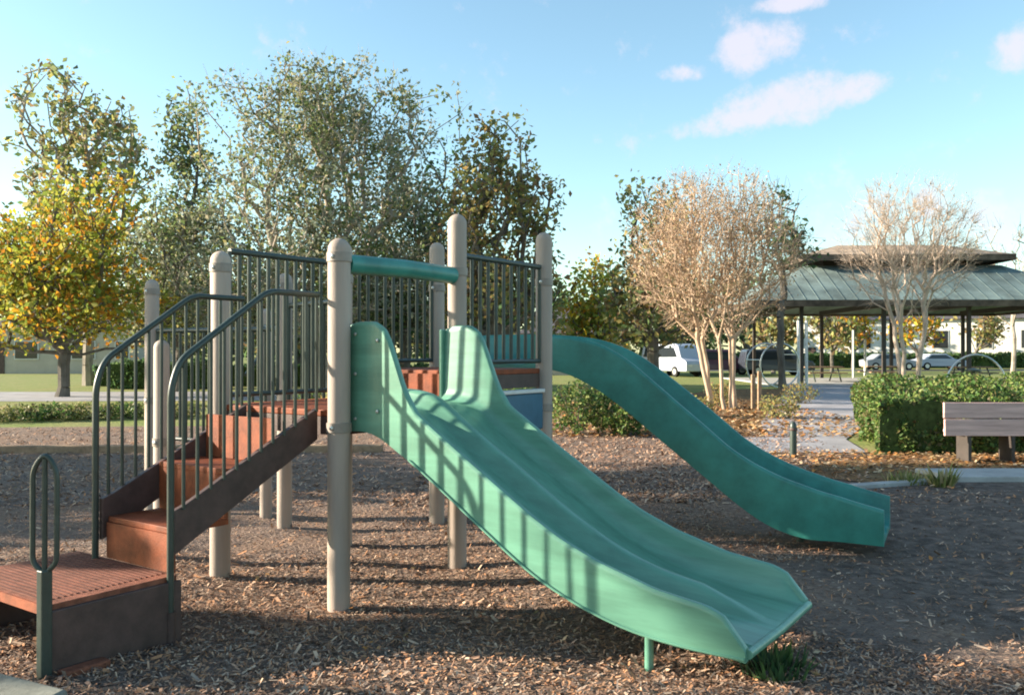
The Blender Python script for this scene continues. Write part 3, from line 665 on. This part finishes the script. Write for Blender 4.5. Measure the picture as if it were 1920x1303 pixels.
# far tree line each side of the road
labs = ['far dark green tree at the left edge', 'far green tree behind the pale house', 'far green tree behind the stairs', 'far green tree seen through the stair rails', 'far dark tree behind the lower deck',
        'far dark tree seen under the green crossbar', 'far green tree seen through the upper deck bars', 'far green tree beside the tall corner post', 'far dark tree behind the start of the curved slide',
        'far tree behind the parked van', 'far tree behind the hoop climber', 'far tree beyond the pavilion right end']
for i, px in enumerate([-10, 130, 300, 420, 560, 700, 830, 960, 1080, 1250, 1400, 1900]):
    T('distant_tree', px, 88+rnd.uniform(-6, 10), 500+rnd.uniform(0, 60), 260, 668, tips=190, leafmat=L_dark if i % 3 else L_green, barkmat=M['bark'], leaf=.75, per=9, spread=.9, r0=.3, seed=60+i, seg=1.5, rt=.05, lumps=6, stem_h=1.6,
      label=labs[i], group='distant trees along the road')
# trees out of the picture on the left whose shade falls over the ground
def shade_tree(x, y, zc, rad, tips, per, leaf, seed, label, spread=.5):
    tree('shade_tree', x, y, zc+rad[2], rad, zc=zc, tips=tips, leafmat=L_green, barkmat=M['bark'], leaf=leaf, per=per, spread=spread, r0=.3 if spread > .3 else .07, seed=seed, seg=.9, rt=.02, lumps=10, stem_h=zc-rad[2]*.9, label=label)
shade_tree(-16, 10.75, 3.6, (2.0, 3.2, 1.3), 420, 18, .28, 81, 'low dense shade tree outside the left of the picture')
shade_tree(-13, 5.57, 4.1, (1.2, .2, .38), 60, 14, .13, 83, 'small slender shade tree outside the left of the picture', .09)
shade_tree(-20, 5.1, 9.1, (3.2, .65, 1.6), 260, 20, .26, 84, 'tall narrow shade tree outside the left of the picture', .2)
shade_tree(-20, 10.9, 9.6, (4.2, 2.6, 2.2), 800, 22, .34, 82, 'tall spreading shade tree outside the left of the picture')

# ------------------------------------------------------------------ hedge, shrubs
def foliage_block(name, poly, h, n, leaf, m, label, cat, seed, group=None):
    g = np.random.default_rng(seed); cx = sum(p[0] for p in poly)/len(poly); cy = sum(p[1] for p in poly)/len(poly)
    root = empty(name, (cx, cy, 0), label=label, cat=cat, group=group)
    P = [(x-cx, y-cy) for x, y in poly]; k = len(P)
    inner = [(x*(1-.1/max(.5, math.hypot(x, y))), y*(1-.1/max(.5, math.hypot(x, y)))) for x, y in P]
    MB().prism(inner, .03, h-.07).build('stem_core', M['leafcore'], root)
    # leaves over sides and top
    seg = [math.hypot(P[(i+1) % k][0]-P[i][0], P[(i+1) % k][1]-P[i][1]) for i in range(k)]
    area = abs(sum(P[i][0]*P[(i+1) % k][1]-P[(i+1) % k][0]*P[i][1] for i in range(k)))/2
    tot = area+sum(seg)*h; C = []
    xs = [p[0] for p in P]; ys = [p[1] for p in P]
    def inside(x, y):
        c = False
        for i in range(k):
            a, b = P[i], P[(i+1) % k]
            if (a[1] > y) != (b[1] > y) and x < (b[0]-a[0])*(y-a[1])/(b[1]-a[1])+a[0]: c = not c
        return c
    def lump(x, y, z): return .09*math.sin(x*2.3+y*1.1+seed)+.08*math.sin(y*3.1-x*1.7+z*4)+.06*math.sin(x*6.1+z*5+y*3)+.04*math.sin(x*13+y*11)
    while len(C) < n:
        if g.random() < area/tot:
            x = g.uniform(min(xs), max(xs)); y = g.uniform(min(ys), max(ys))
            if inside(x, y): C.append((x, y, h+lump(x, y, 0)-abs(g.normal())*.06))
        else:
            i = g.choice(k, p=np.array(seg)/sum(seg)); f = g.random(); a, b = P[i], P[(i+1) % k]; z = h*g.random()**.85
            x = a[0]+(b[0]-a[0])*f; y = a[1]+(b[1]-a[1])*f; L_ = math.hypot(x, y) or 1; q = lump(x, y, z)-abs(g.normal())*.05-.1*max(0, (z/h-.85)/.15)
            C.append((x+x/L_*q, y+y/L_*q, z))
    mesh_quads('foliage', leaf_arrays(np.array(C), leaf, g, up=.8), m, root)
    return root
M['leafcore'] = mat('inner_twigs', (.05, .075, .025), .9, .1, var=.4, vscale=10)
foliage_block('hedge', [(5.55, 13.1), (12.5, 13.1), (15, 20.8), (8.35, 20.8)], .87, 60000, .075, L_hedge, 'large clipped green hedge behind the bench on the right', 'hedge', 31)
def shrub(px, Z, w_, h, m, label, seed, leaf=.07, n=1500, group=None, name='shrub'):
    g = np.random.default_rng(seed); X, _ = at(px, Z); root = empty(name, (X, Z, 0), label=label, cat='shrub', group=group)
    st = MB()
    for i in range(7):
        a = 2*math.pi*i/7+g.random(); st.tube([(0, 0, -.02), (math.cos(a)*w_*.2, math.sin(a)*w_*.2, h*.45), (math.cos(a)*w_*.38, math.sin(a)*w_*.38, h*.8)], [.014, .01, .005], 5)
    st.build('stem', M['bark'], root)
    d = g.normal(size=(n, 3)); d /= np.linalg.norm(d, axis=1)[:, None]; r = g.uniform(.45, 1, (n, 1))**.6*(1+.18*np.sin(d[:, :1]*7+seed)+.15*np.sin(d[:, 1:2]*9+d[:, 2:]*6))
    C = d*r*np.array([w_/2, w_/2, h*.5])+np.array([0, 0, h*.52]); C = C[C[:, 2] > .02]
    mesh_quads('foliage', leaf_arrays(C, leaf, g), m, root); return root
shrub(1080, 16.2, .95, 1.0, L_hedge, 'green leafy shrub just right of the tall corner post, under the curved slide', 1, group='shrubs under the curved slide')
shrub(1128, 16.6, .85, .9, L_hedge, 'middle one of the three green shrubs under the curved slide', 2, group='shrubs under the curved slide')
shrub(1170, 15.9, .75, .62, L_hedge, 'smallest and rightmost of the three green shrubs under the curved slide', 3, group='shrubs under the curved slide')
for i, (px, Z, w_, h, lb) in enumerate([(1310, 20.5, .9, .5, 'low brownish shrub in the leaf bed left of the tan myrtle stems'), (1460, 20, 1.0, .55, 'low brownish shrub in the leaf bed right of the tan myrtle stems'),
                         (1350, 24.5, .9, .7, 'low brownish shrub behind the tan myrtle stems'), (1500, 26, 1.1, .6, 'low brownish shrub beside the gray path')]):
    shrub(px, Z, w_, h, L_syc, lb, 10+i, .07, 700, group='low shrubs in the leaf bed')
for i, px in enumerate([20, 90, 165, 245, 330]):
    shrub(px, 19.4+i*.3, 1.5, .36, [L_dry, L_hedge][i % 2], ['leftmost low yellow green clump beyond the shaded mulch', 'second low clump from the left, dark green', 'pale yellow green clump left of the stair rails', 'green clump seen through the left stair rail', 'yellow green clump seen behind the stair rails'][i], 20+i, .08, 1100, group='low clumps beyond the mulch', name='ground_cover_clump')
for i, px in enumerate([640, 700, 760, 590, 900, 960]):
    shrub(px, 22+i*.4, 1.3, .6, L_hedge if i % 2 else L_syc, ['low brown shrub under the lower deck', 'low green shrub under the green crossbar', 'low brown shrub behind the slide entrance', 'low green shrub behind the stair top', 'low brown shrub behind the upper deck', 'low green shrub behind the upper deck bars'][i], 30+i, .08, 900, group='low shrubs behind the play structure')
foliage_block('low_dark_planting', [(-17, 36), (-12.5, 36), (-12.5, 37.2), (-17, 37.2)], 1.1, 2200, .18, L_dark, 'short dark clipped planting before the long dark hedge at far left', 'hedge', 36)
foliage_block('dark_hedge', [(-19, 39), (-4, 39), (-4, 41), (-19, 41)], .95, 5000, .2, L_dark, 'long low dark hedge across the lawn on the left', 'hedge', 33)
foliage_block('far_hedge', [(18, 84), (60, 84), (60, 86), (18, 86)], 1.3, 5000, .5, L_dark, 'long dark hedge in front of the white building far right', 'hedge', 34)
# weed clump under the double slide end, and a dry tuft by the sidewalk
def tuft(name, px, y, w_, h, n, m, label, seed, tilt=.5, blade=.012):
    g = np.random.default_rng(seed); Z = gz(y); X, _ = at(px, Z); V = []
    for i in range(n):
        a = g.uniform(0, 2*math.pi); r = w_*.5*g.random()**.7; b = np.array([r*math.cos(a), r*math.sin(a), 0]); hh = h*g.uniform(.4, 1)
        o = np.array([math.cos(a)*tilt*hh, math.sin(a)*tilt*hh, hh])+g.normal(size=3)*.2*hh; s = np.array([-math.sin(a), math.cos(a), 0])*blade
        V += [b-s, b+s, b+o*.6+s*.7, b+o]
    o = mesh_quads(name, np.array(V), m); o.location = (X, Z, 0); return tag(o, label, 'plant')
tuft('weed_clump', 1450, 1258, .36, .1, 260, L_dark, 'dark green weed clump under the end of the double slide', 5)
tuft('dry_grass_tuft', 1765, 912, .26, .24, 110, L_dry, 'pale dry tuft of grass at the corner of the sidewalk', 6, blade=.02)
tuft('grass_tuft', 1700, 905, .5, .14, 240, L_dry, 'low yellowing grass tuft in the leaf litter left of the sidewalk corner', 7)
# fallen leaves
def litter(name, n, region, size, label):
    x0, x1, y0, y1 = region; C = np.stack([rng.uniform(x0, x1, n), rng.uniform(y0, y1, n), rng.uniform(.02, .05, n)], 1)
    d = rng.uniform(0, 2*np.pi, n); s = size*rng.uniform(.5, 1.4, (n, 1)); u = np.stack([np.cos(d), np.sin(d), rng.normal(size=n)*.3], 1)*s; v = np.stack([-np.sin(d), np.cos(d), rng.normal(size=n)*.3], 1)*s*.6
    mesh_quads(name, np.stack([C-u, C-v, C+u, C+v], 1).reshape(-1, 3), L_litter, kind='stuff', label=label, cat='fallen leaves')
litter('fallen_leaves', 5000, (3.8, 14, 10.9, 13.3), .035, 'orange brown fallen leaves in front of the hedge')
litter('fallen_leaves_bed', 7000, (.5, 8, 15.5, 27), .05, 'orange brown fallen leaves round the crape myrtle stems')
litter('fallen_leaves_mulch', 1500, (-6, 6, 4, 10), .018, 'small dry leaves scattered over the play area mulch')

# ------------------------------------------------------------------ bench
bx0 = at(1770, 12)[0]
bench = empty('park_bench', (bx0+.95, 12.0, 0), -.02, label='weathered timber park bench in front of the hedge at the right edge', cat='bench')
for z0, z1, y in ((.63, .85, 0), (.385, .62, -.02)):
    MB().box((0, y, (z0+z1)/2), (1.9, .045, z1-z0)).build('backrest', M['wood'], bench, bevel=.008)
MB().box((.06, .26, .42), (1.6, .40, .045)).build('seat', M['wood'], bench, bevel=.008)
for x in (-.6, 0, .6):
    MB().box((x, .14, .2), (.05, .34, .4)).build('leg', M['roof_edge'], bench, bevel=.006)

# small posts
bx = at(1487, gz(858)); bol = empty('bollard', (bx[0], bx[1], 0), label='slim dark bollard beside the curved slide at the path edge', cat='bollard')
MB().lathe([(.05, -.02), (.05, .45), (.045, .5), (.02, .53), (.001, .53)], n=16).build('shaft', M['bar'], bol)
MB().lathe([(.056, .40), (.06, .41), (.06, .43), (.056, .44)], n=16).build('collar', M['stringer'], bol)
for i, (px, y, h, lb) in enumerate([(1412, 768, .95, 'left one of two timber stakes beside the tan crape myrtle'), (1424, 770, 1.05, 'right one of two timber stakes beside the tan crape myrtle')]):
    Z = gz(y); X, _ = at(px, Z)
    MB().prism([(X-.05, Z-.05), (X+.05, Z-.05), (X+.05, Z+.05), (X-.05, Z+.05)], -.02, h).build('timber_stake', M['stake'], bevel=.01, label=lb, cat='stake', group='timber stakes by the crape myrtle')
pxl, Zl = at(1825, 23); pl_ = empty('path_light', (pxl, Zl, 0), label='short dark path light with a flat cap behind the hedge', cat='path light')
MB().lathe([(.05, 0), (.05, 1.0), (.001, 1.0)], n=12).build('stem', M['bar'], pl_); MB().lathe([(.02, 1.0), (.2, 1.04), (.2, 1.09), (.001, 1.13)], n=16).build('cap', M['bar'], pl_)

# ------------------------------------------------------------------ pavilion
pc = (19.9, 45.5)
pav = empty('picnic_pavilion', (pc[0], pc[1], 0), -.03, label='open picnic pavilion with a two tier grey green hip roof on dark posts', cat='pavilion')
def hip(hx0, hy0, z0, hx1, hy1, z1, th=.18, m=M['roof'], name='roof'):
    v = [(-hx0, -hy0, z0), (hx0, -hy0, z0), (hx0, hy0, z0), (-hx0, hy0, z0), (-hx1, -hy1, z1), (hx1, -hy1, z1), (hx1, hy1, z1), (-hx1, hy1, z1)]
    v += [(x, y, z-th) for x, y, z in v]
    f = [(0, 1, 5, 4), (1, 2, 6, 5), (2, 3, 7, 6), (3, 0, 4, 7), (4, 5, 6, 7), (8, 12, 13, 9), (9, 13, 14, 10), (10, 14, 15, 11), (11, 15, 12, 8), (12, 15, 14, 13),
         (0, 8, 9, 1), (1, 9, 10, 2), (2, 10, 11, 3), (3, 11, 8, 0)]
    sm = MB().add(v, f)                                                   # standing seams
    n = int(hx0*2/.6)
    for i in range(n+1):
        x = -hx0+2*hx0*i/n
        f_ = max(0., min(1., (hx0-abs(x))/(hx0-hx1))) if abs(x) > hx1 else 1.
        for sy in (-1, 1):
            a = Vector((x, sy*hy0, z0+.02)); b = Vector((x, sy*(hy0+(hy1-hy0)*f_), z0+(z1-z0)*f_+.02)); 
            if (b-a).length > .2: sm.tube([a, b], .008, 4)
    o = sm.build(name, m, pav)
    fa = MB(); fa.box((0, -hy0-.03, z0-.16), (hx0*2+.1, .05, .3)); fa.box((0, hy0+.03, z0-.16), (hx0*2+.1, .05, .3))
    fa.box((-hx0-.03, 0, z0-.16), (.05, hy0*2, .3)); fa.box((hx0+.03, 0, z0-.16), (.05, hy0*2, .3)); fa.build('fascia', M['fascia'], o)
    return o
hip(8.4, 5.5, 4.0, 4.9, 1.9, 5.95)
hip(5.2, 2.6, 6.45, 2.7, .15, 7.2, th=.14, m=M['roof_brown'])
cl = MB(); cl.box((0, 0, 6.08), (7.6, 2.6, .5)); cl.build('clerestory', M['roof_edge'], pav)
for x in (-5.9, -2.0, 2.0, 6.1):
    for y in (-4.5, 4.5):
        p_ = MB().box((x, y, 1.95), (.17, .17, 3.9)).build('column', M['roof_edge'], pav, bevel=.01)
for x in (-5.9, -2.0, 2.0, 6.1): MB().box((x, 0, 3.82), (.16, 9.4, .24)).build('beam', M['roof_edge'], pav)
MB().prism([(-7.6, -5), (7.6, -5), (7.6, 5), (-7.6, 5)], -.05, .06).build('slab', M['concrete'], pav)
def picnic(x, y, label):
    r_ = empty('picnic_table', (x, y, .06), label=label, cat='table', group='picnic tables under the pavilion')
    MB().box((0, 0, .73), (1.9, .8, .06)).build('tabletop', M['stake'], r_)
    for s_ in (-1, 1): MB().box((0, s_*.75, .44), (1.9, .28, .05)).build('bench_seat', M['stake'], r_)
    for s_ in (-1, 1):
        MB().tube([(s_*.65, -.8, 0), (s_*.65, -.3, .7)], .035, 6).tube([(s_*.65, .8, 0), (s_*.65, .3, .7)], .035, 6).tube([(s_*.65, -.8, .42), (s_*.65, .8, .42)], .03, 6).build('leg', M['bar'], r_)
picnic(15.9, 44, 'picnic table under the left end of the pavilion'); picnic(19.8, 46, 'picnic table under the middle of the pavilion'); picnic(23.6, 44.2, 'picnic table under the right end of the pavilion')

# ------------------------------------------------------------------ buildings
def house(name, x, y, w_, d, h, roof_h, wall, roof, wins, label, rz=0., ov=.5, door=None):
    r_ = empty(name, (x, y, 0), rz, label=label, cat='building')
    MB().box((0, 0, h/2), (w_, d, h)).build('wall', wall, r_)
    v = [(-w_/2-ov, -d/2-ov, h+.004), (w_/2+ov, -d/2-ov, h+.004), (w_/2+ov, d/2+ov, h+.004), (-w_/2-ov, d/2+ov, h+.004), (-w_/2+d*.35, 0, h+roof_h), (w_/2-d*.35, 0, h+roof_h)]
    MB().add(v, [(3, 2, 1, 0), (0, 1, 5, 4), (1, 2, 5), (2, 3, 4, 5), (3, 0, 4)]).build('roof', roof, r_)
    for wx, wz, ww, wh in wins:
        f_ = MB().box((wx, -d/2-.03, wz), (ww+.16, .08, wh+.16)).build('window', M['white_edge'], r_); MB().box((wx, -d/2-.06, wz), (ww, .06, wh)).build('pane', M['glass'], f_)
    if door: MB().box((door, -d/2-.03, 1.05), (1, .06, 2.1)).build('door', M['stringer'], r_)
    return r_
house('white_building', 47, 96, 26, 12, 5.0, 1.6, M['white_wall'], M['shingle'], [(-10, 2.9, 1.4, 1.8), (-6.5, 2.9, 1.4, 1.8), (-3, 2.9, 1.4, 1.8), (1, 2.9, 1.4, 1.8), (5, 2.9, 1.4, 1.8), (9, 2.9, 1.4, 1.8)],
      'long white building with dark windows beyond the lawn at the right', door=-12, rz=-.5)
house('beige_house', -32.5, 66, 11, 8, 3.4, 1.6, M['beige_wall'], M['shingle'], [(-2.5, 1.7, 1.6, 1.2), (1.6, 1.7, 1.6, 1.2), (4.4, 1.7, .9, 1.2)], 'pale beige house low behind the yellow tree at left', door=-4.6)
house('grey_roof_house', 4.2, 62, 7, 8, 2.8, 2.0, M['beige_wall'], M['shingle'], [(-1.6, 1.5, 1.3, 1.2), (1.6, 1.5, 1.3, 1.2)], 'small house with a dark grey roof behind the start of the curved slide', door=0)

# ------------------------------------------------------------------ vehicles
def vehicle(name, px, Z, rz, paint, kind, label, cat):
    X, _ = at(px, Z); r_ = empty(name, (X, Z, 0), rz, label=label, cat=cat, group='vehicles parked beyond the trees')
    if kind == 'van': pr = [(-2.5, .35), (-2.52, 1.0), (-2.45, 1.95), (-2.3, 2.1), (1.2, 2.1), (1.55, 1.95), (2.05, 1.2), (2.6, 1.0), (2.7, .8), (2.7, .35)]; gl = [(-2.2, 1.25), (-2.15, 1.85), (1.15, 1.85), (1.65, 1.25)]
    elif kind == 'suv': pr = [(-2.3, .35), (-2.35, .9), (-2.2, 1.65), (-2.0, 1.75), (.5, 1.75), (.8, 1.68), (1.25, 1.1), (2.2, .95), (2.35, .7), (2.35, .35)]; gl = [(-1.95, 1.08), (-1.9, 1.58), (.5, 1.58), (.95, 1.08)]
    else: pr = [(-2.2, .3), (-2.25, .85), (-1.7, .98), (-1.1, 1.4), (.3, 1.42), (1.05, .95), (2.1, .82), (2.25, .6), (2.25, .3)]; gl = [(-1.4, .98), (-1.0, 1.32), (.25, 1.32), (.8, .98)]
    hw_ = .88; n = len(pr)
    def side(z): return hw_-(.14*max(0, (z-1.0))/.8)
    vs = [(x, -side(z), z) for x, z in pr]+[(x, side(z), z) for x, z in pr]
    MB().add(vs, [tuple(range(n)), tuple(reversed(range(n, 2*n)))]+[(i, n+i, n+(i+1) % n, (i+1) % n) for i in range(n)]).build('body', paint, r_, bevel=.06)
    for s_ in (-1, 1):
        k_ = len(gl); a = [(x, s_*(side(z)+.006), z) for x, z in gl]; b = [(x, s_*(side(z)-.03), z) for x, z in gl]
        MB().add(a+b, [tuple(range(k_)), tuple(reversed(range(k_, 2*k_)))]+[(i, k_+i, k_+(i+1) % k_, (i+1) % k_) for i in range(k_)]).build('window', M['glass'], r_)
        for x in (-1.45, 1.45):
            wh = MB().tube([(x, s_*.70, .33), (x, s_*.91, .33)], .33, 20).build('wheel', M['tyre'], r_)
            MB().tube([(x, s_*.90, .33), (x, s_*.925, .33)], .19, 14).build('rim', M['zinc'], wh)
        MB().box((pr[-2][0]-.02, s_*.6, .72), (.08, .3, .14)).build('headlight', M['white_edge'], r_)
paint_w = mat('white_car_paint', (.4, .43, .5), .25, .6); paint_d = mat('dark_car_paint', (.04, .045, .06), .25, .6); paint_r = mat('plum_car_paint', (.12, .045, .07), .25, .6); paint_s = mat('silver_car_paint', (.3, .31, .34), .3, .6)
vehicle('parked_van', 1262, 56, -1.15, paint_w, 'van', 'white van parked left of the tan crape myrtle stems', 'van')
vehicle('parked_car', 1345, 60, .1, paint_r, 'suv', 'plum coloured car parked behind the crape myrtle stems', 'car')
vehicle('parked_car', 1455, 58, 0, paint_d, 'suv', 'dark car parked behind the hoop climber', 'car')
vehicle('parked_car', 1665, 76, 0, paint_s, 'car', 'silver car parked on the road seen below the pavilion', 'car')
vehicle('parked_car', 1760, 77, 0, paint_w, 'car', 'white car parked before the white building', 'car')

# hoop climber and arched pipe on the lawn
hX, hZ = at(1462, 38); hoop = empty('hoop_climber', (hX, hZ, 0), .3, label='pale metal hoop climber on the lawn left of the pavilion', cat='climber')
for dy in (0, 1.1):
    MB().tube([(math.cos(a)*1.0, dy, .98+math.sin(a)*.98) for a in [2*math.pi*i/28 for i in range(28)]], .035, 8, closed=True).build('hoop', M['zinc'], hoop)
for a in (-.3, .5, 1.3, 2.1, 2.9): MB().tube([(math.cos(a)*1.0, 0, .98+math.sin(a)*.98), (math.cos(a)*1.0, 1.1, .98+math.sin(a)*.98)], .025, 8).build('rung', M['zinc'], hoop)
aX, aZ = at(1830, 36); ar = MB()
MB().tube([(aX-1.3+.0*i+1.3*(1-math.cos(t_)), aZ, 1.45*math.sin(t_) if t_ < math.pi/2 else 1.45*math.sin(t_)) for i, t_ in [(i, math.pi*i/18) for i in range(19)]], .04, 8).build('arched_bar', M['zinc'], label='pale arched metal bar on the lawn at the far right', cat='climbing bar')
for i, (px, Z, h, lb) in enumerate([(1497, 39, 3.0, 'left of two pale posts beside the pavilion front column'), (1512, 39, 3.0, 'right of two pale posts beside the pavilion front column'), (1600, 52, 2.9, 'pale thin post under the pavilion left of the silver car'), (1622, 48, 2.3, 'short pale thin post left of the bare myrtle stems')]):
    X, _ = at(px, Z); MB().lathe([(.07, -.02), (.07, h-.05), (.03, h), (.001, h)], (X, Z, 0), 10).build('pale_post', M['white_edge'], label=lb, cat='post', group='thin pale posts on the lawn')
